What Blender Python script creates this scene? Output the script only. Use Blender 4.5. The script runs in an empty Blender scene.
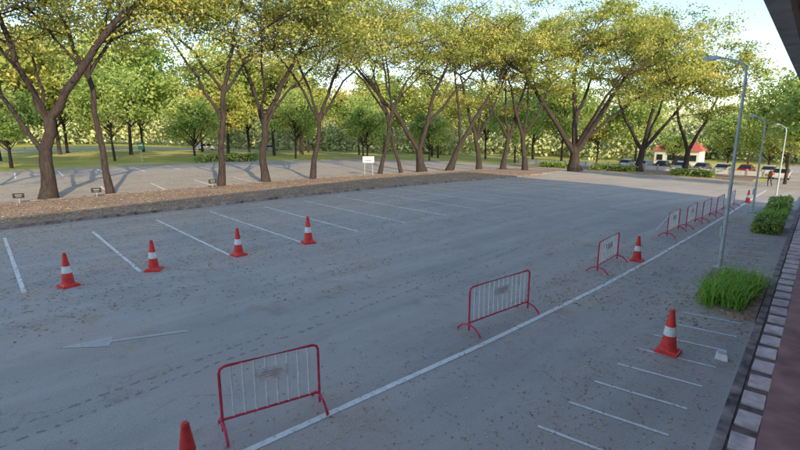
import bpy, math, random
import numpy as np
from mathutils import Vector
R=random.Random(7); NR=np.random.default_rng(11)
S=bpy.context.scene
S.view_settings.view_transform='Standard'; S.view_settings.look='None'; S.view_settings.exposure=0
# ---------------- terrain
def sp(w): return w/2+math.sqrt(w*w/4+9)
def G0(y): return -0.045*(sp(y-24)-sp(y-120))
_g=G0(0)
def G(y): return G0(y)-_g
# ---------------- materials
def newmat(n):
    m=bpy.data.materials.new(n); m.use_nodes=True
    nt=m.node_tree; b=nt.nodes['Principled BSDF']; return m,nt,b
def ramp(nt,src,stops):
    r=nt.nodes.new('ShaderNodeValToRGB'); e=r.color_ramp.elements
    while len(e)<len(stops): e.new(0.5)
    for i,(p,c) in enumerate(stops):
        e[i].position=p; e[i].color=(*c,1) if len(c)==3 else c
    nt.links.new(src,r.inputs[0]); return r.outputs[0]
def coords(nt):
    return nt.nodes.new('ShaderNodeTexCoord').outputs['Object']
def noise(nt,co,scale,detail=4,rough=.6):
    n=nt.nodes.new('ShaderNodeTexNoise'); n.inputs['Scale'].default_value=scale
    n.inputs['Detail'].default_value=detail; n.inputs['Roughness'].default_value=rough
    nt.links.new(co,n.inputs['Vector']); return n.outputs['Fac']
def mix(nt,f,a,b,mode='MIX'):
    m=nt.nodes.new('ShaderNodeMix'); m.data_type='RGBA'; m.blend_type=mode
    for s,v in ((m.inputs[0],f),(m.inputs[6],a),(m.inputs[7],b)):
        if isinstance(v,bpy.types.NodeSocket): nt.links.new(v,s)
        else: s.default_value=v if not isinstance(v,tuple) else (*v,1)
    return m.outputs[2]
def bump(nt,b,h,strength=.3,dist=.02):
    n=nt.nodes.new('ShaderNodeBump'); n.inputs['Strength'].default_value=strength; n.inputs['Distance'].default_value=dist
    nt.links.new(h,n.inputs['Height']); nt.links.new(n.outputs[0],b.inputs['Normal'])
def simple(n,c,rough=.6,var=.12,scale=6,metal=0,spec=.4):
    m,nt,b=newmat(n); co=coords(nt)
    lo=tuple(x*(1-var*1.5) for x in c); hi=tuple(min(1,x*(1+var)) for x in c)
    nt.links.new(ramp(nt,noise(nt,co,scale,3),[(.3,lo),(.7,hi)]),b.inputs['Base Color'])
    b.inputs['Roughness'].default_value=rough; b.inputs['Metallic'].default_value=metal
    b.inputs['Specular IOR Level'].default_value=spec
    return m
def asphalt(n,base):
    m,nt,b=newmat(n); co=coords(nt)
    br=(base[0]*1.05,base[1]*.98,base[2]*.92)
    c=ramp(nt,noise(nt,co,.22,3,.65),[(.3,tuple(x*.84 for x in base)),(.5,base),(.62,br),(.75,tuple(x*1.12 for x in base))])
    mp=nt.nodes.new('ShaderNodeMapping'); mp.inputs['Scale'].default_value=(1.3,.09,1); nt.links.new(co,mp.inputs[0])
    st=ramp(nt,noise(nt,mp.outputs[0],1.0,3,.6),[(.35,(.9,.9,.905)),(.65,(1.07,1.07,1.06))])
    c=mix(nt,1.0,c,st,'MULTIPLY')
    sn=noise(nt,co,40,2,.8)
    sp_=ramp(nt,sn,[(.35,(.82,.81,.81)),(.65,(1.14,1.13,1.12))])
    c=mix(nt,.8,c,sp_,'MULTIPLY')
    n9=noise(nt,co,.9,4,.7)
    f=ramp(nt,n9,[(.56,(0,0,0)),(.7,(1,1,1))])
    c=mix(nt,f,c,mix(nt,1.0,c,(.86,.82,.8),'MULTIPLY'))
    v=nt.nodes.new('ShaderNodeTexVoronoi'); v.feature='DISTANCE_TO_EDGE'; v.inputs['Scale'].default_value=.2
    wv=nt.nodes.new('ShaderNodeVectorMath'); wv.operation='ADD'
    nn=nt.nodes.new('ShaderNodeTexNoise'); nn.inputs['Scale'].default_value=1.2; nn.inputs['Detail'].default_value=4; nt.links.new(co,nn.inputs['Vector'])
    nt.links.new(co,wv.inputs[0]); nt.links.new(nn.outputs['Color'],wv.inputs[1]); nt.links.new(wv.outputs[0],v.inputs['Vector'])
    cf=ramp(nt,v.outputs['Distance'],[(.0,(.5,.5,.5)),(.004,(0,0,0))])
    cm=ramp(nt,n9,[(.46,(0,0,0)),(.56,(1,1,1))])
    c=mix(nt,mix(nt,1.0,cf,cm,'MULTIPLY'),c,tuple(x*.5 for x in base))
    nt.links.new(c,b.inputs['Base Color']); b.inputs['Roughness'].default_value=.88; b.inputs['Specular IOR Level'].default_value=.25
    bump(nt,b,sn,.25,.01)
    return m
AS=(.50,.44,.395)
M_road=asphalt('asphalt',AS); M_lot=asphalt('asphalt_far',(.46,.40,.34))
def paintmat(n,col,under,wear=.5):
    m,nt,b=newmat(n); co=coords(nt)
    a=ramp(nt,noise(nt,co,9,5,.8),[(wear-.12,(0,0,0)),(wear+.06,(1,1,1))])
    g=ramp(nt,noise(nt,co,.8,3,.6),[(.3,tuple(x*.82 for x in col)),(.7,col)])
    nt.links.new(mix(nt,a,under,g),b.inputs['Base Color']); b.inputs['Roughness'].default_value=.75
    return m
M_paint=paintmat('white_road_paint',(.97,.92,.86),(.6,.54,.5),.45)
M_faint=paintmat('faded_road_paint',(.68,.62,.58),(.5,.44,.4),.5)
M_dark=paintmat('tyre_mark',(.29,.25,.23),(.43,.38,.34),.48)
def groundmat():
    m,nt,b=newmat('grass_ground'); co=coords(nt)
    c=ramp(nt,noise(nt,co,.12,5,.65),[(.3,(.36,.38,.07)),(.5,(.52,.48,.1)),(.62,(.64,.52,.17)),(.8,(.42,.43,.09))])
    f=ramp(nt,noise(nt,co,8,3,.8),[(.35,(.7,.7,.7)),(.65,(1.2,1.2,1.2))])
    nt.links.new(mix(nt,1.0,c,f,'MULTIPLY'),b.inputs['Base Color']); b.inputs['Roughness'].default_value=.95
    return m
M_grass=groundmat()
def littermat():
    m,nt,b=newmat('leaf_litter_soil'); co=coords(nt)
    c=ramp(nt,noise(nt,co,.5,5,.7),[(.3,(.27,.19,.15)),(.5,(.36,.25,.19)),(.68,(.45,.32,.22)),(.85,(.31,.27,.14))])
    v=nt.nodes.new('ShaderNodeTexVoronoi'); v.inputs['Scale'].default_value=11; nt.links.new(co,v.inputs['Vector'])
    f=ramp(nt,v.outputs['Color'],[(.1,(.66,.62,.6)),(.9,(1.25,1.2,1.12))])
    nt.links.new(mix(nt,1.0,c,f,'MULTIPLY'),b.inputs['Base Color']); b.inputs['Roughness'].default_value=.95
    bump(nt,b,v.outputs['Distance'],.6,.04); return m
M_litter=littermat()
M_kerb=simple('weathered_kerb_concrete',(.32,.24,.22),.85,.5,3)
M_conc=simple('concrete',(.42,.4,.38),.8,.2,5)
M_paver=simple('pink_paver',(.8,.64,.6),.8,.25,4)
M_edge=simple('dark_brick_paving',(.24,.17,.15),.9,.3,7)
M_maroon=simple('maroon_wall_paint',(.42,.2,.18),.6,.25,2)
M_wall=simple('cream_render',(.7,.64,.56),.8,.1,1)
M_red=simple('cone_red_plastic',(.9,.06,.05),.5,.2,8)
M_white=simple('reflective_white',(.9,.88,.86),.4,.12,12)
M_redp=simple('red_painted_steel',(.75,.05,.11),.4,.25,9)
M_whp=simple('white_painted_steel',(.92,.89,.86),.45,.15,9)
M_galv=simple('galvanised_steel',(.5,.54,.56),.5,.12,5,.1)
M_black=simple('black_rubber',(.02,.02,.022),.7,.2,5)
M_glass,nt,b=newmat('dark_glass'); b.inputs['Base Color'].default_value=(.02,.025,.03,1); b.inputs['Roughness'].default_value=.08
M_lens=simple('lamp_lens',(.7,.7,.65),.3,.05,5)
M_text=simple('sign_print',(.6,.42,.42),.5,.1,5)
def barkmat(n,c):
    m,nt,b=newmat(n); co=coords(nt)
    mp=nt.nodes.new('ShaderNodeMapping'); mp.inputs['Scale'].default_value=(6,6,1.2); nt.links.new(co,mp.inputs[0])
    nz=noise(nt,mp.outputs[0],1.5,5,.7)
    nt.links.new(ramp(nt,nz,[(.3,tuple(x*.45 for x in c)),(.55,c),(.75,tuple(x*1.6 for x in c))]),b.inputs['Base Color'])
    b.inputs['Roughness'].default_value=.95; b.inputs['Specular IOR Level'].default_value=.15; bump(nt,b,nz,.9,.08); return m
M_bark=barkmat('rain_tree_bark',(.072,.055,.05))
def leafmat(n,stops,trans=.35):
    m,nt,b=newmat(n)
    a=nt.nodes.new('ShaderNodeAttribute'); a.attribute_name='lf'
    c=ramp(nt,a.outputs['Fac'],stops)
    nt.nodes.remove(b); d=nt.nodes.new('ShaderNodeBsdfDiffuse'); nt.links.new(c,d.inputs[0])
    if trans==0:
        nt.links.new(d.outputs[0],nt.nodes['Material Output'].inputs[0]); return m
    t=nt.nodes.new('ShaderNodeBsdfTranslucent'); nt.links.new(c,t.inputs[0])
    ms=nt.nodes.new('ShaderNodeMixShader'); ms.inputs[0].default_value=trans
    nt.links.new(d.outputs[0],ms.inputs[1]); nt.links.new(t.outputs[0],ms.inputs[2])
    nt.links.new(ms.outputs[0],nt.nodes['Material Output'].inputs[0]); return m
M_leafY=leafmat('rain_tree_leaves',[(0,(.13,.18,.045)),(.3,(.3,.37,.085)),(.6,(.52,.53,.14)),(1,(.76,.62,.2))],.38)
M_leafG=leafmat('green_leaves',[(0,(.13,.22,.05)),(.5,(.36,.48,.13)),(1,(.62,.66,.22))],.35)
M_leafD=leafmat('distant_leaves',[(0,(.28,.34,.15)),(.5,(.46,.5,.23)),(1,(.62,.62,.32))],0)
M_blade=leafmat('strap_leaves',[(0,(.12,.28,.03)),(.5,(.34,.58,.1)),(1,(.7,.8,.25))],.35)
M_fallen=leafmat('fallen_leaf',[(0,(.3,.18,.11)),(.4,(.5,.34,.2)),(.75,(.7,.5,.3)),(1,(.82,.68,.44))],0)
# ---------------- mesh helpers
def link(o,parent=None):
    S.collection.objects.link(o)
    if parent: o.parent=parent
    return o
class MB:
    def __init__(s): s.v=[];s.f=[];s.m=[];s.mats=[]
    def mi(s,mat):
        if mat not in s.mats: s.mats.append(mat)
        return s.mats.index(mat)
    def add(s,vs,fs,mat):
        o=len(s.v); s.v+=[tuple(v) for v in vs]; k=s.mi(mat)
        for f in fs: s.f.append(tuple(i+o for i in f)); s.m.append(k)
    def box(s,c,d,mat,rz=0,taper=1.0):
        cx,cy,cz=c; x,y,z=d[0]/2,d[1]/2,d[2]/2; vs=[]
        for k,zz in ((1,-z),(taper,z)):
            for a,b in ((-x,-y),(x,-y),(x,y),(-x,y)):
                a*=k;b*=k
                vs.append((cx+a*math.cos(rz)-b*math.sin(rz),cy+a*math.sin(rz)+b*math.cos(rz),cz+zz))
        s.add(vs,[(3,2,1,0),(4,5,6,7),(0,1,5,4),(1,2,6,5),(2,3,7,6),(3,0,4,7)],mat)
    def tube(s,pts,r,mat,n=8,cap=True):
        pts=[Vector(p) for p in pts]; rr=r if isinstance(r,(list,tuple)) else [r]*len(pts); vs=[]
        ref=None
        for i,p in enumerate(pts):
            t=(pts[min(i+1,len(pts)-1)]-pts[max(i-1,0)]).normalized()
            if ref is None: ref=Vector((0,0,1)) if abs(t.z)<.9 else Vector((1,0,0))
            a=t.cross(ref)
            if a.length<1e-3: a=t.cross(Vector((0,1,0)))
            a.normalize(); b_=t.cross(a)
            for k in range(n):
                g=2*math.pi*k/n; vs.append(p+(a*math.cos(g)+b_*math.sin(g))*rr[i])
        fs=[]
        for i in range(len(pts)-1):
            for k in range(n):
                fs.append((i*n+k,i*n+(k+1)%n,(i+1)*n+(k+1)%n,(i+1)*n+k))
        if cap: fs.append(tuple(range(n))[::-1]); fs.append(tuple((len(pts)-1)*n+k for k in range(n)))
        s.add(vs,fs,mat)
    def lathe(s,prof,mat,n=20,c=(0,0)):
        vs=[];fs=[]
        for r,z in prof:
            for k in range(n):
                g=2*math.pi*k/n; vs.append((c[0]+r*math.cos(g),c[1]+r*math.sin(g),z))
        for i in range(len(prof)-1):
            for k in range(n): fs.append((i*n+k,i*n+(k+1)%n,(i+1)*n+(k+1)%n,(i+1)*n+k))
        s.add(vs,fs,mat)
    def obj(s,name,loc=(0,0,0),rz=0,parent=None,smooth=False,bevel=0):
        me=bpy.data.meshes.new(name); me.from_pydata(s.v,[],s.f)
        for m in s.mats: me.materials.append(m)
        me.polygons.foreach_set('material_index',s.m)
        if smooth: me.polygons.foreach_set('use_smooth',[True]*len(s.f))
        me.update(); o=bpy.data.objects.new(name,me); o.location=loc; o.rotation_euler=(0,0,rz); link(o,parent)
        if bevel:
            bm=o.modifiers.new('bevel','BEVEL'); bm.width=bevel; bm.segments=2; bm.limit_method='ANGLE'
        return o
def inst(o,loc,rz=0,sc=1):
    c=o.copy(); c.location=loc; c.rotation_euler=(0,0,rz); c.scale=(sc,sc,sc) if not isinstance(sc,tuple) else sc; link(c); return c
def interp(rows,y):
    for a,b in zip(rows,rows[1:]):
        if a[0]<=y<=b[0]:
            t=(y-a[0])/(b[0]-a[0]); return [a[i]+(b[i]-a[i])*t for i in range(1,len(a))]
    return list(rows[-1][1:])
def strip(name,rows,dz,mat,step=1.0,height=0,parent=None,mb=None):
    own=mb is None
    if own: mb=MB()
    y0,y1=rows[0][0],rows[-1][0]; n=max(1,int((y1-y0)/step)); vs=[];fs=[]
    for i in range(n+1):
        y=y0+(y1-y0)*i/n; xl,xr=interp(rows,y); g=G(y)+dz
        vs+=[(xl,y,g),(xr,y,g)]
        if height: vs+=[(xl,y,g-height),(xr,y,g-height)]
    k=4 if height else 2
    for i in range(n):
        a=i*k;b_=a+k
        fs.append((a,a+1,b_+1,b_))
        if height: fs+=[(a+2,a,b_,b_+2),(a+1,a+3,b_+3,b_+1)]
    if height: fs+=[(0,2,3,1),(n*k,n*k+1,n*k+3,n*k+2)]
    mb.add(vs,fs,mat)
    return mb.obj(name,parent=parent) if own else mb
# ---------------- ground
xs=[-2500,-1200,-600,-300,-150,-80,-40,0,40,100,300,1000,2500]
ys=[-2500,-800,-300,-100,-30,0]+list(range(6,140,3))+[160,200,300,600,1200,2500]
mb=MB(); mb.add([(x,y,G(y)) for y in ys for x in xs],[(j*len(xs)+i,j*len(xs)+i+1,(j+1)*len(xs)+i+1,(j+1)*len(xs)+i) for j in range(len(ys)-1) for i in range(len(xs)-1)],M_grass); mb.obj('ground')
def KX(y): return -0.58-0.093*y
curb=[(-60,-24.5),(25,-24.5),(34,-25.2),(41,-26.2),(48,-27.8),(53,-29.2),(57,-29.6)]
strip('main_road',[(a,b,KX(a)) for a,b in curb],.004,M_road)
strip('cross_street',[(57,-60,2),(64.5,-60,2)],.006,M_road)
strip('side_street',[(64.5,-10.5,-2.5),(140,-18,-9)],.004,M_road)
strip('far_car_park',[(-60,-60,-32.7),(25,-58,-32.7),(40,-60,-34.2),(57,-70,-37)],.004,M_lot)
strip('distant_street',[(-80,-104,-95),(120,-128,-119)],.004,M_lot,4)
med=[(-60,-32.6,-24.6),(25,-32.6,-24.6),(34,-33.6,-25.3),(41,-34.4,-26.3),(48,-35.4,-27.9),(53,-36.0,-29.3),(56.5,-36.4,-30)]
strip('leaf_covered_median',[(a,b+.12,c-.12) for a,b,c in med],.10,M_litter,.5,.1)
k=MB()
strip('',[(a,c-.12,c+.06) for a,b,c in med],.125,M_kerb,1,.13,mb=k); strip('',[(a,b-.06,b+.12) for a,b,c in med],.125,M_kerb,1,.13,mb=k)
k.obj('median_kerb')
strip('junction_verge',[(65,-44,-11.5),(74,-44,-12.5),(80,-40,-14)],.08,M_litter,1,.08)
# ---------------- markings
mk=MB()
def line(mb,p,q,w,mat,dz=.010,seg=.8):
    dx,dy=q[0]-p[0],q[1]-p[1]; L=math.hypot(dx,dy); n=max(1,int(L/seg)); nx,ny=-dy/L*w/2,dx/L*w/2
    vs=[];fs=[]
    for i in range(n+1):
        x,y=p[0]+dx*i/n,p[1]+dy*i/n
        vs+=[(x-nx,y-ny,G(y-ny)+dz),(x+nx,y+ny,G(y+ny)+dz)]
    for i in range(n): fs.append((2*i,2*i+2,2*i+3,2*i+1))
    mb.add(vs,fs,mat)
wl=[(-4,-5.35),(2.4,-5.2),(7,-5.0),(11.7,-4.95),(16,-5.05),(21.7,-5.3),(28,-5.75),(37,-6.6),(50,-7.8)]
vs=[];fs=[];i=0;y=-4
while y<=50:
    x=interp(wl,y)[0]; vs+=[(x-.055,y,G(y)+.010),(x+.055,y,G(y)+.010)]
    if i: fs.append((2*i-2,2*i-1,2*i+1,2*i))
    y+=.5;i+=1
mk.add(vs,fs,M_paint)
endx=[-22.6,-21.6,-22.6,-23.3,-22.6,-23,-23.2,-23.4,-23.5,-23.6]
for i in range(-4,18):
    y=1.0+2.62*i if i>=0 else 1.0+2.6*i
    e=endx[i] if 0<=i<10 else -23.4-.06*max(0,y-30)
    line(mk,(-14.5-max(0,y-30)*.06,y),(e,y+.25*(1 if i<6 else 0.5)),.10,M_paint)
mk.obj('parking_bay_markings')
mk=MB()
for i in range(-2,8): line(mk,(-2.95,5.4+.86*i),(-1.62-.03*i,5.4+.86*i+.22),.055,M_paint)
for i in range(14): 
    y=16.2+.9*i; line(mk,(-3.5-.05*i,y),(KX(y)-.35,y+.25),.055,M_paint)
mk.obj('motorcycle_bay_markings')
mk=MB()
for i in range(10):
    y=-12+3.2*i; line(mk,(-33.6,y),(-38.4,y+.5),.12,M_paint)
    line(mk,(-49,y),(-55,y+.5),.12,M_paint)
mk.obj('far_bay_markings')
mk=MB()
a=Vector((-9.45,3.1));bq=Vector((-10.3,1.05)); d=(bq-a).normalized(); n=Vector((-d.y,d.x))
def gp(p,z=.010): return (p.x,p.y,G(p.y)+z)
q=a+d*1.35
mk.add([gp(a-n*.05),gp(a+n*.05),gp(q+n*.05),gp(q-n*.05)],[(0,1,2,3)],M_faint)
mk.add([gp(q-n*.24),gp(q+n*.24),gp(bq)],[(0,1,2)],M_faint)
mk.obj('road_arrow')
mk=MB()
for row,(x0,x1) in enumerate(((-7.45,-8.45),(-7.8,-8.85))):
    y=-1.5
    while y<16:
        L=R.uniform(.05,.15); t=y/11.2; x=x0+(x1-x0)*t+R.uniform(-.03,.03)
        if R.random()<.9-.02*y: line(mk,(x,y),(x+R.uniform(-.03,.03),y+L),R.uniform(.025,.06),M_dark,.007)
        y+=L+R.uniform(.05,.12)
mk.obj('tyre_marks')
# ---------------- right walkway
k=MB(); strip('',[(-5,KX(-5),KX(-5)+.13),(45,KX(45),KX(45)+.13)],.12,M_kerb,1,.13,mb=k); k.obj('walkway_kerb')
def WX(y): return -0.13-.088*y
strip('walkway',[(-5,KX(-5)+.13,3),(45,KX(45)+.13,0)],.09,M_edge,1,.09)
k=MB(); y=3.5
while y<36:
    x0=KX(y)+.17; x1=WX(y)-.05; w=min(.44,x1-x0)
    k.box(((x0+x1)/2+R.uniform(-.01,.01),y,G(y)+.105),(w,.42,.05),M_paver,.09+R.uniform(-.03,.03))
    y+=.66
k.obj('paving_slabs',bevel=.008)
k=MB()
strip('',[(3.5,WX(3.5),WX(3.5)+.3),(40,WX(40),WX(40)+.3)],.5,M_maroon,1,.45,mb=k)
strip('',[(3.5,WX(3.5)-.03,WX(3.5)+.34),(40,WX(40)-.03,WX(40)+.34)],.55,M_maroon,1,.05,mb=k)
k.obj('low_maroon_wall')
k=MB(); k.box((0,0,.06),(.2,.16,.12),M_white,0,.85); k.box((0,0,.135),(.14,.1,.03),M_galv); k.obj('utility_box',(-1.75,9.5,G(9)),.1,bevel=.01)
# ---------------- building (behind and beside the camera)
bld=bpy.data.objects.new('campus_building',None); link(bld)
def slab(name,x0,x1,y0,y1,z0,z1,mat,par=bld):
    f=lambda x,y:x-.1*y
    mb=MB(); mb.add([(f(x,y),y,z) for z in (z0,z1) for x,y in ((x0,y0),(x1,y0),(x1,y1),(x0,y1))],[(3,2,1,0),(4,5,6,7),(0,1,5,4),(1,2,6,5),(2,3,7,6),(3,0,4,7)],mat)
    return mb.obj(name,parent=par)
YB=31; HB=10.4
slab('ground_floor_wall',2.6,16,-60,YB-1,-2,4.7,M_wall)
slab('eave_soffit',-.2,16,-60,YB,4.72,4.85,M_maroon)
slab('eave_fascia',-.30,-.2,-60,YB,4.62,5.0,M_conc)
slab('upper_floors',.3,16,-60,YB-.5,4.86,HB,M_wall)
slab('parapet',.2,16.1,-60,YB-.4,HB,HB+.4,M_maroon)
for fl in range(2):
    mbw=MB()
    for i in range(27):
        y=-56+3.2*i; mbw.box((.3-.1*y,y,6.4+fl*2.8),(.12,1.9,1.4),M_glass,.0997); 
        mbw.box((.27-.1*y,y,5.62+fl*2.8),(.3,2.1,.08),M_conc,.0997); mbw.box((.24-.1*y,y,6.4+fl*2.8),(.06,.06,1.4),M_conc,.0997)
    mbw.obj('window_row',parent=bld)
mbw=MB()
for i in range(15):
    y=-57+6*i; mbw.box((.9-.1*y,y,1.6),(.4,.4,6.2),M_maroon,.0997)
mbw.obj('columns',parent=bld)
# ---------------- cones
def cone_mesh():
    m=MB()
    m.box((0,0,.025),(.40,.40,.05),M_red); m.box((0,0,.062),(.33,.33,.024),M_red,0,.9)
    m.lathe([(.155,.074),(.145,.10),(.112,.36)],M_red,24)
    m.lathe([(.112,.36),(.1145,.362),(.0925,.54),(.090,.542)],M_white,24)
    m.lathe([(.090,.542),(.046,.83),(.046,.86),(.034,.885),(.0,.885)],M_red,24)
    return m
c0=None
for x,y,s in ((-14.4,1.9,1.0),(-14.4,3.95,1.0),(-14.3,6.45,1.0),(-14.2,9.0,1.08),(-5.3,15.1,.88),(-2.5,9.1,.93),(-6.4,35.6,.9),(-4.95,1.5,1.0)):
    if c0 is None: c0=cone_mesh().obj('traffic_cone',(x,y,G(y)+.005),R.uniform(0,1)); c0.scale=(s,s,s)
    else:
        o=inst(c0,(x,y,G(y)+.005),R.uniform(0,1.5),s)
# ---------------- barriers
def barrier(p,q,h=.95,plate=1,frame=M_redp):
    p=Vector(p);q=Vector(q); L=(q-p).length; ang=math.atan2(q.y-p.y,q.x-p.x); m=MB(); r=.02
    z0=.22; c=.08
    m.tube([(0,0,.06),(0,0,h-c),(.02,0,h-.025),(c,0,h),(L-c,0,h),(L-.02,0,h-.025),(L,0,h-c),(L,0,.06)],r,frame,8)
    m.tube([(0,0,z0),(L,0,z0)],r*.9,frame,8)
    nb=max(8,int(L/.14))
    for i in range(1,nb): m.tube([(L*i/nb,0,z0),(L*i/nb,0,h-.005)],.015,M_whp,6)
    for x in (0,L):
        m.tube([(x,-.3,.012),(x,-.27,.06),(x,-.16,.15),(x,0,.19),(x,.16,.15),(x,.27,.06),(x,.3,.012)],r,frame,8)
    if plate:
        for s in (-1,1):
            m.box((L*.5,s*.022,h-.25),(.42,.008,.17),M_whp)
            m.box((L*.5,s*.0275,h-.215),(.28,.003,.012),M_text); m.box((L*.5,s*.0275,h-.25),(.32,.003,.008),M_text); m.box((L*.5,s*.0275,h-.285),(.2,.003,.008),M_text)
    return m.obj('crowd_barrier',(p.x,p.y,G(p.y)+.006),ang)
barrier((-5.72,2.2),(-5.42,3.52),.97)
barrier((-5.5,7.1),(-5.35,9.0),.95)
barrier((-5.55,12.9),(-5.7,14.6),.9)
for y,x in ((19.3,-5.8),(21.7,-5.85),(24.1,-5.9),(26.8,-6.0),(30,-6.2)):
    barrier((x,y),(x-.1,y+1.6),.92,0 if y>22 else 1)
m=MB(); m.tube([(-5.3,15.1,.8),(-5.5,17.2,.62),(-5.8,19.3,.8)],.012,M_whp,5); m.obj('barrier_rope')
# ---------------- street lamps
def lamp(x,y,h,arm=1.1,az=math.pi*.93,s=1):
    m=MB()
    m.box((0,0,.03),(.3,.3,.06),M_conc); m.box((0,0,.075),(.24,.24,.03),M_galv)
    m.tube([(0,0,.08),(0,0,.9),(0,0,h*.6),(0,0,h-.3)],[.055,.05,.042,.033],M_galv,12)
    m.tube([(0,0,h-.3),(.05,0,h-.08),(.2,0,h+.03),(arm*.7,0,h+.14),(arm,0,h+.18)],[.033,.03,.028,.025,.024],M_galv,10)
    hx=arm
    m.add([(hx-.05,-.05,h+.15),(hx-.05,.05,h+.15),(hx+.15*s,.09,h+.15),(hx+.15*s,-.09,h+.15),(hx+.42*s,.05,h+.19),(hx+.42*s,-.05,h+.19),
           (hx-.05,-.04,h+.22),(hx-.05,.04,h+.22),(hx+.15*s,.07,h+.26),(hx+.15*s,-.07,h+.26),(hx+.42*s,.04,h+.23),(hx+.42*s,-.04,h+.23)],
          [(0,1,2,3),(3,2,4,5),(6,9,8,7),(9,11,10,8),(0,3,9,6),(1,7,8,2),(3,5,11,9),(2,8,10,4),(4,10,11,5),(0,6,7,1)],M_galv)
    m.box((hx+.2*s,0,h+.145),(.22*s,.1,.03),M_lens)
    m.box((.07,0,1.1),(.05,.09,.3),M_galv)
    o=m.obj('street_lamp',(x,y,G(y)),az); return o
lamp(-3.3,15.9,5.75,.75)
lamp(-5.1,29.8,4.7,.5,s=.7); lamp(-6.1,43,4.9,.5,s=.7)
# ---------------- signs
m=MB(); m.tube([(0,0,0),(0,0,1.5)],.025,M_galv,8); m.tube([(.7,0,0),(.7,0,1.5)],.025,M_galv,8); m.box((.35,-.03,1.35),(1.0,.03,.55),M_whp); m.box((.35,-.048,1.42),(.7,.005,.08),M_text); m.box((.35,-.048,1.27),(.5,.005,.05),M_black)
m.obj('notice_sign',(-33,27,G(27)+.1),math.radians(46.5))
for x,y in ((-31.7,2.6),(-31.6,6.1),(-31.6,12.8)):
    m=MB(); m.tube([(0,0,0),(0,0,.45)],.015,M_galv,6); m.box((0,-.02,.42),(.5,.02,.26),M_black); m.box((0,-.032,.46),(.3,.004,.03),M_conc); m.box((0,-.032,.37),(.24,.004,.02),M_conc)
    m.obj('small_bay_sign',(x,y,G(y)+.1),math.radians(70))
m=MB(); m.tube([(0,0,0),(0,0,2.2)],.03,M_galv,8); m.box((0,-.04,1.9),(.6,.02,.8),simple('green_sign',(.05,.2,.1),.5)); m.box((0,-.053,2.0),(.4,.005,.1),M_whp)
m.obj('garden_sign',(-62,17,0),math.radians(60)); 
# ---------------- vegetation
class Q:
    def __init__(s): s.V=[];s.F=[];s.M=[];s.A=[];s.n=0
    def tube(s,pts,rad,n=6):
        P=np.array(pts,float); k=len(P); T=np.gradient(P,axis=0); T/=np.linalg.norm(T,axis=1)[:,None]+1e-9
        ref=np.array([.3,.9,.1]); A=np.cross(T,ref); A/=np.linalg.norm(A,axis=1)[:,None]+1e-9; B=np.cross(T,A)
        g=np.arange(n)*2*np.pi/n; r=np.array(rad)[:,None,None]
        V=P[:,None,:]+(A[:,None,:]*np.cos(g)[None,:,None]+B[:,None,:]*np.sin(g)[None,:,None])*r
        i=np.arange(k-1)[:,None]*n; j=np.arange(n)[None,:]; j2=(j+1)%n
        F=np.stack([i+j,i+j2,i+n+j2,i+n+j],-1).reshape(-1,4)+s.n
        s.V.append(V.reshape(-1,3)); s.F.append(F); s.M.append(np.zeros(len(F),int)); s.A.append(np.full(k*n,.5)); s.n+=k*n
    def leaves(s,C,size,val,up=.6,asp=.5):
        N_=len(C)
        nn=NR.normal(size=(N_,3))*.7+np.array([0,0,up]); nn/=np.linalg.norm(nn,axis=1)[:,None]
        t=np.cross(nn,NR.normal(size=(N_,3))); t/=np.linalg.norm(t,axis=1)[:,None]+1e-9; b=np.cross(nn,t)
        sz=(size*NR.uniform(.6,1.3,N_))[:,None]
        V=np.stack([C-t*sz,C-b*sz*asp,C+t*sz,C+b*sz*asp],1).reshape(-1,3)
        F=(np.arange(N_)[:,None]*4+np.arange(4)[None,:])+s.n
        s.V.append(V);s.F.append(F);s.M.append(np.ones(N_,int));s.A.append(np.repeat(val,4));s.n+=4*N_
    def obj(s,name,mats,loc=(0,0,0)):
        V=np.concatenate(s.V);F=np.concatenate(s.F);M=np.concatenate(s.M);A=np.concatenate(s.A)
        me=bpy.data.meshes.new(name); me.vertices.add(len(V)); me.vertices.foreach_set('co',V.astype(np.float32).ravel())
        me.loops.add(F.size); me.loops.foreach_set('vertex_index',F.astype(np.int32).ravel())
        me.polygons.add(len(F)); me.polygons.foreach_set('loop_start',(np.arange(len(F))*4).astype(np.int32))
        for m in mats: me.materials.append(m)
        me.polygons.foreach_set('material_index',M.astype(np.int32))
        me.polygons.foreach_set('use_smooth',(M==0))
        me.update(calc_edges=True)
        at=me.attributes.new('lf','FLOAT','POINT'); at.data.foreach_set('value',np.clip(A,0,1).astype(np.float32))
        o=bpy.data.objects.new(name,me); o.location=loc; link(o); return o
def grow(q,p,d,L,rad,lev,tw,rnd,flat):
    pts=[p.copy()]; dd=d.copy(); n=4
    for i in range(n):
        dd=dd+Vector((rnd.uniform(-.28,.28),rnd.uniform(-.28,.28),rnd.uniform(-.14,.16)-flat*.06*dd.z)); dd.normalize()
        pts.append(pts[-1]+dd*L/n)
    q.tube(pts,[rad*(1-.5*i/n) for i in range(n+1)],5 if lev<2 else 4)
    if lev>=2:
        tw.append(pts[-1]); tw.append(pts[2]) if rnd.random()<.35 else None
        return
    for k in range(3):
        b=pts[-1] if k<2 else pts[2]
        az=rnd.uniform(0,2*math.pi); side=Vector((math.cos(az),math.sin(az),rnd.uniform(-.2,.4)))
        nd=(dd*.8+side*.85); nd.normalize()
        grow(q,b,nd,L*rnd.uniform(.6,.8),rad*.55,lev+1,tw,rnd,flat)
RT=Vector((.688,.725,0)); FW=Vector((-.725,.688,0))
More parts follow.
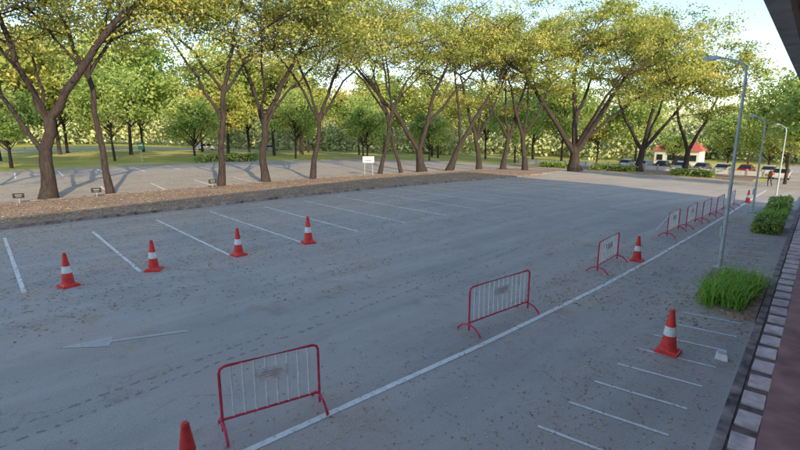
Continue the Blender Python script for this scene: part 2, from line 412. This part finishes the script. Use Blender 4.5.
def tree(name,base,limbs,r0,seed,leafmat=M_leafY,L=3.4,nleaf=88,ls=.098,cl=1.1,bias=0,extra=3):
    rnd=random.Random(seed); q=Q(); tw=[]
    top=limbs[0]['p'][-1]; limbs=list(limbs)
    for k in range(extra):
        az=rnd.uniform(0,.9)+k*6.28/extra; h0=top[1]*rnd.uniform(.85,1.0); f=h0/top[1]
        dr,dd=math.cos(az),math.sin(az); l=rnd.uniform(4.5,6.5)
        x0=top[0]*f*.98
        limbs.append(dict(p=[(x0,h0-.1,0),(x0+dr*l*.35,h0+l*.5,dd*l*.35),(x0+dr*l*.78,h0+l*.88,dd*l*.78)],r=(.11,.055)))
    for lb in limbs:
        pts=[RT*a[0]+FW*(a[2] if len(a)>2 else 0)+Vector((0,0,a[1])) for a in lb['p']]
        P=[pts[0]]
        for a,b in zip(pts,pts[1:]):
            for t in (.33,.66,1):
                w=.13 if t<1 else 0
                P.append(a.lerp(b,t)+Vector((rnd.uniform(-w,w),rnd.uniform(-w,w),0)))
        ra=lb['r'][0];rb=lb['r'][1]; rad=[(ra+(rb-ra)*i/(len(P)-1))*.94 for i in range(len(P))]
        if lb.get('root'): rad[0]*=1.45; rad[1]*=1.08; P[0]=P[0]-Vector((0,0,.15))
        q.tube(P,rad,10)
        if lb.get('leaf',1):
            end=P[-1]; dr=(P[-1]-P[-3]).normalized()
            for k in range(4):
                az=rnd.uniform(0,6.28); s=Vector((math.cos(az),math.sin(az),rnd.uniform(-.12,.3)))
                grow(q,end,(dr*.7+s*.9).normalized(),L*rnd.uniform(.8,1.15),rb*.8,0,tw,rnd,1)
            for k in range(2):
                j=rnd.randint(len(P)//2,len(P)-2); az=rnd.uniform(0,6.28); s=Vector((math.cos(az),math.sin(az),rnd.uniform(-.05,.3)))
                grow(q,P[j],(dr*.4+s).normalized(),L*rnd.uniform(.7,1.),rb*.6,0,tw,rnd,1)
    C=[];V=[]
    for t in tw:
        n=int(nleaf*rnd.uniform(.4,1.3)); s=cl*rnd.uniform(.55,1.25)
        pts=NR.normal(size=(n,3))*np.array([s*.55,s*.55,s*.26])+np.array(t)
        v=rnd.uniform(.15,.8)+bias; C.append(pts); V.append(NR.normal(v,.16,n))
    q.leaves(np.concatenate(C),ls,np.concatenate(V))
    return q.obj(name,[M_bark,leafmat],(base[0],base[1],G(base[1])+.09))
T='rain_tree'
tree(T,(-33.0,4.0),[dict(p=[(0,0),(.15,2),(.7,4.5)],r=(.40,.28),root=1,leaf=0),dict(p=[(.7,4.4),(2.4,6.5),(4.8,9.3),(6.6,11.3,1)],r=(.25,.12)),dict(p=[(.65,4.3),(-.3,6.5),(-1,9),(-.8,11,-1)],r=(.19,.09)),dict(p=[(.2,2.3),(-1.2,4.8),(-2.4,7.5),(-3.5,9.5)],r=(.15,.07))],.4,1)
tree(T,(-33.5,-1.6),[dict(p=[(0,0),(.6,4),(1.6,7)],r=(.28,.18),root=1,leaf=0),dict(p=[(1.6,6.9),(2.6,10),(3,12)],r=(.16,.08)),dict(p=[(.7,4.2),(-1,8),(-2,11)],r=(.13,.07))],.4,41,extra=2)
tree(T,(-33.0,7.1),[dict(p=[(0,0),(-.3,4),(-.5,7)],r=(.2,.14),root=1,leaf=0),dict(p=[(-.5,6.9),(-1.2,9),(-2.2,11.5)],r=(.13,.07)),dict(p=[(-.5,6.9),(.5,9),(1.5,11.5)],r=(.12,.07))],.3,2,extra=2)
tree(T,(-32.4,13.7),[dict(p=[(0,0),(.4,4),(.7,6.7)],r=(.23,.17),root=1,leaf=0),dict(p=[(.7,6.6),(1.5,9.2),(2.2,12)],r=(.15,.08)),dict(p=[(.45,4.4),(-1.0,7.2),(-2.8,10)],r=(.12,.06))],.3,3,extra=2)
tree(T,(-32.6,17.2),[dict(p=[(0,0),(-.1,2.4),(.1,4.6)],r=(.29,.23),root=1,leaf=0),dict(p=[(.1,4.5),(1.5,7),(3.4,10),(4.6,12)],r=(.19,.09)),dict(p=[(.1,4.5),(-.8,7.5),(-2.2,11)],r=(.15,.08))],.3,4)
tree(T,(-32.3,21.1),[dict(p=[(0,0),(.7,4.7)],r=(.21,.16),root=1,leaf=0),dict(p=[(.7,4.6),(1.7,7.3),(2.9,10.3)],r=(.14,.08)),dict(p=[(.7,4.6),(-.5,8),(-1.5,11)],r=(.11,.07))],.3,5,extra=2)
tree(T,(-34.4,30.0),[dict(p=[(0,0),(.8,3.5),(1.2,6)],r=(.19,.13),root=1,leaf=0),dict(p=[(1.2,5.9),(.6,9),(.2,11.5)],r=(.12,.06))],.3,6)
tree(T,(-34.8,33.2),[dict(p=[(0,0),(-.9,3.5),(-1.6,6)],r=(.17,.12),root=1,leaf=0),dict(p=[(-1.6,5.9),(-2.6,9),(-3,11)],r=(.11,.06))],.3,42,extra=2)
tree(T,(-34.6,36),[dict(p=[(0,0),(-.3,2.2)],r=(.48,.36),root=1,leaf=0),dict(p=[(-.3,2.1),(-2.2,5.2),(-4.6,8),(-6.8,10.5)],r=(.27,.12)),dict(p=[(-.3,2.1),(.5,5),(1.2,8),(2.8,11.5)],r=(.28,.12)),dict(p=[(.5,4.8),(2.8,7.5),(5,10)],r=(.19,.09))],.5,7,L=3.8,extra=0,ls=.12)
tree(T,(-35.2,41),[dict(p=[(0,0),(1.2,3)],r=(.4,.3),root=1,leaf=0),dict(p=[(1.2,2.9),(2.9,6),(5,9),(6,11.5)],r=(.26,.11)),dict(p=[(1.2,2.9),(.9,7),(.4,11)],r=(.21,.1))],.5,8,L=3.8,extra=0,ls=.12)
for i,(x,y) in enumerate(((-35.6,47),(-34.8,50.8),(-32.6,52.4))):
    s=1 if i%2 else -1
    tree(T,(x,y),[dict(p=[(0,0),(.5*s,3.4+i*.4)],r=(.34,.26),root=1,leaf=0),dict(p=[(.5*s,3.3+i*.4),(1.5*s,7),(2.6*s,11),(3,13.5)],r=(.23,.1)),dict(p=[(.5*s,3.3+i*.4),(-1.2*s,6.6),(-2.6*s,10.5)],r=(.18,.09)),dict(p=[(.5*s,3.3+i*.4),(.0,7),(.3,11.5,2)],r=(.16,.09))],.5,20+i,L=3.7,extra=0,ls=.13)
tree(T,(-29.6,59.5),[dict(p=[(0,0),(-.2,2.3)],r=(.8,.6),root=1,leaf=0),dict(p=[(-.2,2.2),(-2.4,5.5),(-5.4,9.5),(-7,12)],r=(.4,.15)),dict(p=[(-.2,2.2),(-.4,7),(-1,12),(-.5,15)],r=(.43,.15)),dict(p=[(-.2,2.2),(2.4,6.5),(5,11),(6.5,13.5)],r=(.4,.15)),dict(p=[(.8,3.9),(4.2,6.8),(8.5,10)],r=(.25,.11)),dict(p=[(-.4,7),(2,10.5,3),(3,14.5,4)],r=(.25,.11)),dict(p=[(-.2,3),(1,8,-4),(2.5,11.5,-6)],r=(.25,.11))],.8,31,L=4.4,nleaf=105,cl=1.4,ls=.15,extra=0)
tree(T,(-25.5,70),[dict(p=[(0,0),(.2,3)],r=(.5,.38),root=1,leaf=0),dict(p=[(.2,2.9),(-2.5,7),(-4.5,12)],r=(.28,.12)),dict(p=[(.2,2.9),(1.2,9),(1,14)],r=(.28,.12)),dict(p=[(.2,2.9),(3.5,7),(6,10.5)],r=(.28,.12)),dict(p=[(.2,3),(3,8,2),(4,14,2)],r=(.22,.1))],.8,32,L=4.0,nleaf=95,cl=1.4,ls=.17,extra=0)
tree(T,(-21.0,74),[dict(p=[(0,0),(.2,3)],r=(.4,.32),root=1,leaf=0),dict(p=[(.2,2.9),(-1.5,7),(-2.5,11)],r=(.26,.12)),dict(p=[(.2,2.9),(2.2,7),(3.5,10.5)],r=(.26,.12))],.8,33,L=3.2,nleaf=90,cl=1.3,ls=.18,extra=0)
def roundtree(name,seed,h=8,rad=3.2,mat=M_leafG,ls=.2,nl=6500):
    rnd=random.Random(seed); q=Q()
    q.tube([(0,0,-.1),(.1,0,h*.2),(rnd.uniform(-.2,.2),.1,h*.4),(0,0,h*.75)],[.18,.13,.1,.05],8)
    blobs=[]
    for k in range(46):
        az=rnd.uniform(0,6.28); rr=rad*math.sqrt(rnd.random())*.95; u=rnd.uniform(-1,1)
        z=h*.64+u*h*.34*math.sqrt(max(.05,1-(rr/rad)**2))
        e=Vector((math.cos(az)*rr,math.sin(az)*rr,z)); blobs.append(e)
        s=Vector((0,0,max(h*.2,z-rr*.7-.6))); m_=s.lerp(e,.5)+Vector((0,0,.2))
        q.tube([s,m_,e],[.06,.04,.015],4)
    C=[];V=[]
    for e in blobs:
        n=int(nl/46*rnd.uniform(.5,1.4)); s=rnd.uniform(.4,.95)*rad/3.2
        C.append(NR.normal(size=(n,3))*np.array([s*.8,s*.8,s*.5])+np.array(e)); V.append(NR.normal(rnd.uniform(.15,.85),.15,n))
    q.leaves(np.concatenate(C),ls,np.concatenate(V),.4)
    return q.obj(name,[M_bark,mat])
v1=roundtree('garden_tree',51,8.5,3.2,M_leafG,.18,8000); v2=roundtree('garden_tree',52,12,4.4,M_leafG,.2,9000); v3=roundtree('garden_tree',53,12,4.4,M_leafY,.2,9000)
vs_=[v1,v2,v3]
spots=[(-62,6,0),(-68,15,1),(-61,23,0),(-74,30,2),(-66,38,1),(-76,44,2),(-62,50,0),(-80,22,1),(-82,52,2),(-60,-4,1),(-78,5,2),(-72,60,1),(-58,62,0),(-84,38,1),(-88,14,2),(-48,76,1),(-84,68,2),
 (-92,2,1),(-94,26,2),(-94,46,1),(-96,62,2),(-90,80,1),(-76,84,2),(-64,86,1),(-56,92,2),(-46,88,1),(-94,14,1),(-94,36,2),(-90,56,1),(-70,76,2)]
used=set()
for i,(x,y,k_) in enumerate(spots):
    x+=R.uniform(-1.5,1.5);y+=R.uniform(-1.5,1.5)
    s=R.uniform(.85,1.15)*(1.5 if x<-74 or y>76 else 1.0)
    if k_ not in used: used.add(k_); o=vs_[k_]; o.location=(x,y,G(y)); o.rotation_euler=(0,0,R.uniform(0,6))
    else: inst(vs_[k_],(x,y,G(y)),R.uniform(0,6),s)
for x,y,k_,s in ((-8.4,63,1,.95),(-6.0,68,0,1.5),(-8,80,1,1.05),(-4.6,54,0,1.15),(-21,97,1,.85),(-16.5,104,0,1.1),(-11,100,1,1.0),(-38,102,1,1.2),(-46,102,2,1.1),(-24,128,1,1.2),(-12.5,92,2,.75),(-34,112,0,.8)):
    inst(vs_[k_],(x,y,G(y)),R.uniform(0,6),s)
q=Q(); C=[];V=[]
for i in range(200):
    t=i/200; az=math.radians(-4+108*t+R.uniform(-1,1)); D=R.uniform(135,190) if i%2 else R.uniform(150,240)
    x=-math.sin(az)*D; y=math.cos(az)*D; h=R.uniform(11,24)*(D/170)*(.6 if az<math.radians(16) else 1)
    for k in range(10):
        cx=x+R.uniform(-6,6); cy=y+R.uniform(-6,6); cz=G(y)+h*R.uniform(.1,.85); n=80; s=R.uniform(1.5,2.8)
        C.append(NR.normal(size=(n,3))*np.array([s,s,s*.8])+np.array([cx,cy,cz])); V.append(NR.normal(R.uniform(.25,.8),.12,n))
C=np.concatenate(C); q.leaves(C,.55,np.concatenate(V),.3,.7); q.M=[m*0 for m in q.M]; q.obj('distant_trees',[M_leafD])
# hedges
def hedge(name,x,y,lx,ly,h,rz=0,mat=M_leafG,ls=.07,dens=420):
    q=Q(); n=int(dens*(lx*ly+2*h*(lx+ly)))
    u=NR.uniform(-.5,.5,(n,3)); ax=NR.integers(0,5,n)
    for i_,(a_,sg) in enumerate(((0,-1),(0,1),(1,-1),(1,1),(2,1))):
        mk_=ax==i_; u[mk_,a_]=sg*.5+NR.normal(0,.05,mk_.sum())
    u[:,2]+=.5; P=u*np.array([lx,ly,h])+NR.normal(0,.03,(n,3))
    P[:,2]+=.06*np.sin(P[:,0]*3)+.06*np.sin(P[:,1]*2.3)
    q.leaves(P,ls,NR.normal(.45,.2,n),.4,.6)
    c=.42; b=[(a*lx*c,b_*ly*c,z*h*.9) for z in (0,1) for a,b_ in ((-1,-1),(1,-1),(1,1),(-1,1))]
    q.V.append(np.array(b)); q.F.append(np.array([(0,1,5,4),(1,2,6,5),(2,3,7,6),(3,0,4,7),(4,5,6,7)])+q.n); q.M.append(np.zeros(5,int)); q.A.append(np.full(8,.1)); q.n+=8
    o=q.obj(name,[M_bark,mat],(x,y,G(y))); o.rotation_euler=(0,0,rz); return o
hedge('clipped_hedge',-3.55,24.2,.8,2.2,.5,.09,ls=.05,dens=700); hedge('clipped_hedge',-4.35,32,.8,3,.6,.09)
hedge('clipped_hedge',-28,67,5,1.4,.8,.1,ls=.12,dens=150); hedge('clipped_hedge',-18,66.5,4,1.4,.8,0,ls=.12,dens=150); hedge('clipped_hedge',-36,66,4,1.4,.8,0,ls=.12,dens=150)
hedge('clipped_hedge',-59,26,1.5,7,.8,0,ls=.12,dens=120)
def clump(x,y,w,l,n,h):
    Vv=[];A=[]; q=Q()
    for i in range(n):
        bx,by=R.uniform(-w,w)/2,R.uniform(-l,l)/2; az=R.uniform(0,6.28); ln=h*R.uniform(.5,1.2); sp_=R.uniform(.15,.95); wd=R.uniform(.012,.022)
        d=Vector((math.cos(az),math.sin(az),0)); pr=Vector((-d.y,d.x,0)); a=R.uniform(.1,1); prev=None
        for k in range(5):
            t=k/4; p=Vector((bx,by,0))+d*ln*sp_*t*t*1.1+Vector((0,0,ln*(t-.6*sp_*t*t*t))); ww=wd*(1-t*.9)
            cur=(p-pr*ww,p+pr*ww)
            if prev: Vv+=[prev[0],prev[1],cur[1],cur[0]]; A+=[a*.6+.4*t-.15]*4
            prev=cur
    V=np.array([tuple(v) for v in Vv]); F=np.arange(len(V)).reshape(-1,4)
    q.V.append(V);q.F.append(F);q.M.append(np.zeros(len(F),int));q.A.append(np.array(A));q.n=len(V)
    return q.obj('strap_leaf_plant',[M_blade],(x,y,G(y)+.05))
clump(-2.45,13.3,.95,2.5,900,.7)
clump(-3.9,27.8,.8,2.4,500,.6)
strip('planting_bed',[(11.9,-2.2,KX(11.9)-.02),(12.4,-3.0,KX(12.4)-.02),(15.6,-3.4,KX(15.6)-.02)],.1,M_litter,.3,.1)
# ---------------- fallen leaves
def G_arr(y): return np.array([G(a) for a in y])
def scatter(name,pts,base,sz=.05):
    q=Q(); n=len(pts); P=np.zeros((n,3)); P[:,:2]=pts; P[:,2]=G_arr(pts[:,1])+base+NR.uniform(0,.008,n)
    q.leaves(P,sz,NR.uniform(0,1,n),7,.6); q.M=[m*0 for m in q.M]; q.obj(name,[M_fallen])
P=[]
n=17000; x=-24.4+np.abs(NR.normal(0,3.6,n)); y=NR.uniform(-4,50,n); P.append(np.stack([x,y],1))
n=6000; x=NR.uniform(-24,-6,n); y=NR.uniform(-3,45,n); P.append(np.stack([x,y],1))
n=4500; x=-14.5+NR.normal(0,1.7,n); y=NR.uniform(-3,30,n); P.append(np.stack([x,y],1))
n=2600; x=-5.1+NR.normal(0,.6,n); y=NR.uniform(0,30,n); P.append(np.stack([x,y],1))
n=2200; x=-3.3+NR.normal(0,.5,n); y=NR.uniform(2,30,n); P.append(np.stack([x,y],1))
n=1400; x=NR.uniform(-3.2,-.8,n); y=NR.uniform(3,14,n); P.append(np.stack([x,y],1))
for _ in range(100):
    cx,cy=R.uniform(-22,-5),R.uniform(0,26); n=R.randint(8,50); P.append(NR.normal(size=(n,2))*np.array([.3,.9])+np.array([cx,cy]))
P=np.concatenate(P); P=P[P[:,0]<(-.62-.095*P[:,1])]; P=P[P[:,0]>-24.4]
near=np.hypot(P[:,0],P[:,1])<11
scatter('fallen_leaves',P[near],.012,.020); scatter('fallen_leaves',P[~near],.012,.034)
n=15000; P=np.stack([NR.uniform(-32.4,-24.8,n),NR.uniform(-4,45,n)],1); scatter('median_leaf_litter',P,.112,.06)
n=6000; P=np.stack([NR.uniform(-45,-32.7,n),NR.uniform(-4,45,n)],1); scatter('car_park_leaf_litter',P,.014,.06)
# ---------------- cars
def car(col,x,y,rz,name='parked_car'):
    paint=simple('car_paint',col,.25,.03,2,.1,.6); m=MB()
    prof=[(-2.15,.35),(-2.2,.62),(-2.12,.88),(-1.5,.96),(1.05,.98),(1.95,.84),(2.15,.66),(2.18,.36)]
    def ext(pr,w0,w1,mat):
        n=len(pr); zmin=min(z for _,z in pr);zmax=max(z for _,z in pr)
        ww=lambda z:w0+(w1-w0)*(z-zmin)/(zmax-zmin)
        m.add([(a,-ww(z),z) for a,z in pr]+[(a,ww(z),z) for a,z in pr],[tuple(range(n))[::-1],tuple(range(n,2*n))]+[(i,(i+1)%n,(i+1)%n+n,i+n) for i in range(n)],mat)
    ext(prof,.84,.88,paint)
    ext([(-1.95,.94),(-1.35,1.38),(.25,1.40),(1.15,.97)],.80,.62,M_glass)
    ext([(-1.33,1.385),(-1.2,1.46),(.1,1.47),(.27,1.395)],.625,.56,paint)
    for s in (-1,1): m.add([(-.59,s*.815,.96),(-.51,s*.815,.96),(-.51,s*.64,1.4),(-.59,s*.64,1.4)],[(0,1,2,3)],paint)
    for wx in (-1.35,1.35):
        for s in (-1,1):
            m.tube([(wx,s*.68,.32),(wx,s*.885,.32)],.32,M_black,16); m.tube([(wx,s*.88,.32),(wx,s*.895,.32)],.19,M_galv,12)
    for s in (-1,1):
        m.box((2.08,s*.62,.7),(.18,.34,.13),M_lens); m.box((-2.13,s*.66,.74),(.12,.26,.16),M_red); m.box((.75,s*.95,1.02),(.12,.14,.1),paint)
    m.box((2.16,0,.5),(.06,1.0,.16),M_black)
    return m.obj(name,(x,y,G(y)),rz,bevel=.03)
cols=[(.7,.7,.7),(.55,.57,.6),(.05,.05,.06),(.7,.7,.7),(.3,.31,.33),(.65,.65,.63),(.35,.03,.03),(.7,.7,.7)]
for i,c in enumerate(cols):
    car(c,-34+2.9*i,88+R.uniform(-.3,.3),math.pi/2+R.uniform(-.06,.06))
car((.7,.7,.7),-10.6,76,math.pi/2+.1,'white_car')
for i,(c,y) in enumerate((((.7,.7,.7),42),((.6,.6,.62),58))): car(c,-100-.12*y,y,math.pi/2)
strip('street_beyond',[(82,-45,-12),(93,-45,-12)],.010,M_lot)
# ---------------- buildings far
M_redroof=simple('red_roof',(.6,.12,.08),.6,.15,1); M_ww=simple('white_wall',(.72,.7,.67),.8,.08,.5)
def house(name,x,y,rz,L,W,H,wm,rm,rh,nw):
    e=bpy.data.objects.new(name,None); link(e); e.location=(x,y,G(y)); e.rotation_euler=(0,0,rz)
    m=MB(); m.box((0,0,H/2-.2),(L,W,H+.4),wm); m.obj('walls',parent=e)
    m=MB(); o=.6; m.add([(-L/2-o,-W/2-o,H),(L/2+o,-W/2-o,H),(L/2+o,W/2+o,H),(-L/2-o,W/2+o,H),(-L/2-o+rh,0,H+rh),(L/2+o-rh,0,H+rh)],[(0,1,5,4),(2,3,4,5),(1,2,5),(3,0,4),(3,2,1,0)],rm); m.obj('roof',parent=e)
    m=MB()
    for i in range(nw):
        xx=-L/2+L*(i+.5)/nw
        for s in (-1,1): 
            m.box((xx,s*W/2,H*.5),(L/nw*.55,.1,1.3),M_glass); m.box((xx,s*(W/2+.06),H*.5-.72),(L/nw*.65,.14,.1),M_conc)
    m.obj('windows',parent=e)
    m=MB(); m.box((0,-W/2,1.0),(1.4,.14,2.1),M_black); m.obj('door',parent=e); return e
house('red_roofed_shop',-36.5,124,.1,9,7,3.2,M_ww,M_redroof,1.8,4)
m=MB(); 
for i in range(20): m.box((-50+1.9*i,79.5,G(79.5)+.35),(1.84,.12,.7),M_ww)
for i in range(21): m.box((-50.95+1.9*i,79.5,G(79.5)+.45),(.2,.2,1.0),M_conc)
m.obj('boundary_wall')
# ---------------- person
def person(x,y,rz,top,bot,name='man_walking'):
    J=[(0,0,.92),(0,0,1.12),(0,0,1.36),(0,.01,1.46),(0,.02,1.52),
       (.17,0,1.37),(.22,-.06,1.12),(.21,.02,.88),(-.17,0,1.37),(-.22,.06,1.12),(-.21,.12,.9),
       (.09,0,.88),(.1,.1,.5),(.1,.02,.08),(.1,.15,.03),(-.09,0,.88),(-.1,-.02,.5),(-.1,-.2,.1),(-.1,-.08,.03)]
    E=[(0,1),(1,2),(2,3),(3,4),(2,5),(5,6),(6,7),(2,8),(8,9),(9,10),(0,11),(11,12),(12,13),(13,14),(0,15),(15,16),(16,17),(17,18)]
    rad=[.14,.13,.15,.055,.055,.065,.045,.035,.065,.045,.035,.09,.06,.045,.035,.09,.06,.045,.035]
    e=bpy.data.objects.new(name,None); link(e); e.location=(x,y,G(y)+.01); e.rotation_euler=(0,0,rz)
    me=bpy.data.meshes.new('body'); me.from_pydata(J,E,[]); o=bpy.data.objects.new('body',me); link(o,e)
    md=o.modifiers.new('skin','SKIN'); 
    for i,v in enumerate(me.skin_vertices[0].data): v.radius=(rad[i],rad[i]*.8); v.use_root=(i==0)
    sb=o.modifiers.new('s','SUBSURF'); sb.levels=1; sb.render_levels=2
    m_,nt,b=newmat('clothes'); co=coords(nt); sx=nt.nodes.new('ShaderNodeSeparateXYZ'); nt.links.new(co,sx.inputs[0])
    c=ramp(nt,sx.outputs['Z'],[(.0,(.02,.02,.02)),(.07,bot),(.93,top)]); 
    for n_ in nt.nodes:
        if n_.type=='VALTORGB': n_.color_ramp.interpolation='CONSTANT'
    nt.links.new(c,b.inputs['Base Color']); b.inputs['Roughness'].default_value=.8; me.materials.append(m_)
    skin=simple('skin',(.35,.2,.13),.6,.05); hair=simple('hair',(.015,.012,.01),.6,.1)
    h=MB(); h.lathe([(.0,1.5),(.045,1.51),(.07,1.56),(.08,1.62),(.078,1.67),(.06,1.72),(.0,1.75)],skin,14,(0,.03)); 
    h.lathe([(.083,1.63),(.086,1.68),(.065,1.74),(0,1.765)],hair,14,(0,.02)); h.box((0,.115,1.62),(.02,.03,.04),skin)
    for s in (-1,1): h.box((s*.08,.03,1.62),(.015,.03,.05),skin); h.box((s*.03,.1,1.64),(.02,.012,.01),hair)
    h.box((0,.103,1.575),(.035,.01,.008),M_text)
    for hx,hy,hz in ((.21,.02,.88),(-.21,.12,.9)):
        h.tube([(hx,hy,hz),(hx,hy+.03,hz-.09)],[.03,.034],skin,6)
        for k in range(4): h.tube([(hx,hy+.005+.017*k,hz-.08),(hx,hy+.012+.018*k,hz-.14+abs(k-1.5)*.008),(hx-.01,hy+.02+.017*k,hz-.165+abs(k-1.5)*.01)],[.009,.008,.006],skin,5)
        h.tube([(hx,hy+.05,hz-.04),(hx-.01,hy+.085,hz-.09)],[.011,.008],skin,5)
    h.obj('head_and_hands',parent=e,smooth=True)
person(-8.6,56,2.6,(.3,.12,.05),(.03,.03,.05))
# ---------------- sun/sky
el=math.radians(20); tx,ty=1.0,-.34; L=math.hypot(tx,ty)
to=Vector((tx/L*math.cos(el),ty/L*math.cos(el),math.sin(el)))
sd=bpy.data.lights.new('sun','SUN'); sd.energy=5; sd.angle=math.radians(.5); sd.color=(1,.83,.56)
so=bpy.data.objects.new('sun',sd); link(so); so.rotation_euler=to.to_track_quat('Z','Y').to_euler(); so.location=(60,-10,40)
w=bpy.data.worlds.new('World'); S.world=w; w.use_nodes=True; nt=w.node_tree
sk=nt.nodes.new('ShaderNodeTexSky'); sk.sky_type='NISHITA'; sk.sun_disc=False; sk.sun_elevation=el; sk.sun_rotation=math.atan2(tx,ty)
sk.dust_density=.5; sk.air_density=1.0; sk.ozone_density=1.3
nt.links.new(sk.outputs[0],nt.nodes['Background'].inputs[0]); nt.nodes['Background'].inputs[1].default_value=.33
# ---------------- camera
cd=bpy.data.cameras.new('camera'); cd.sensor_width=36; cd.lens=478/800*36; cd.clip_end=6000; cd.clip_start=.05
co_=bpy.data.objects.new('camera',cd); link(co_); co_.location=(0,0,4); co_.rotation_euler=(math.radians(90-11.5),0,math.radians(46.5)); S.camera=co_
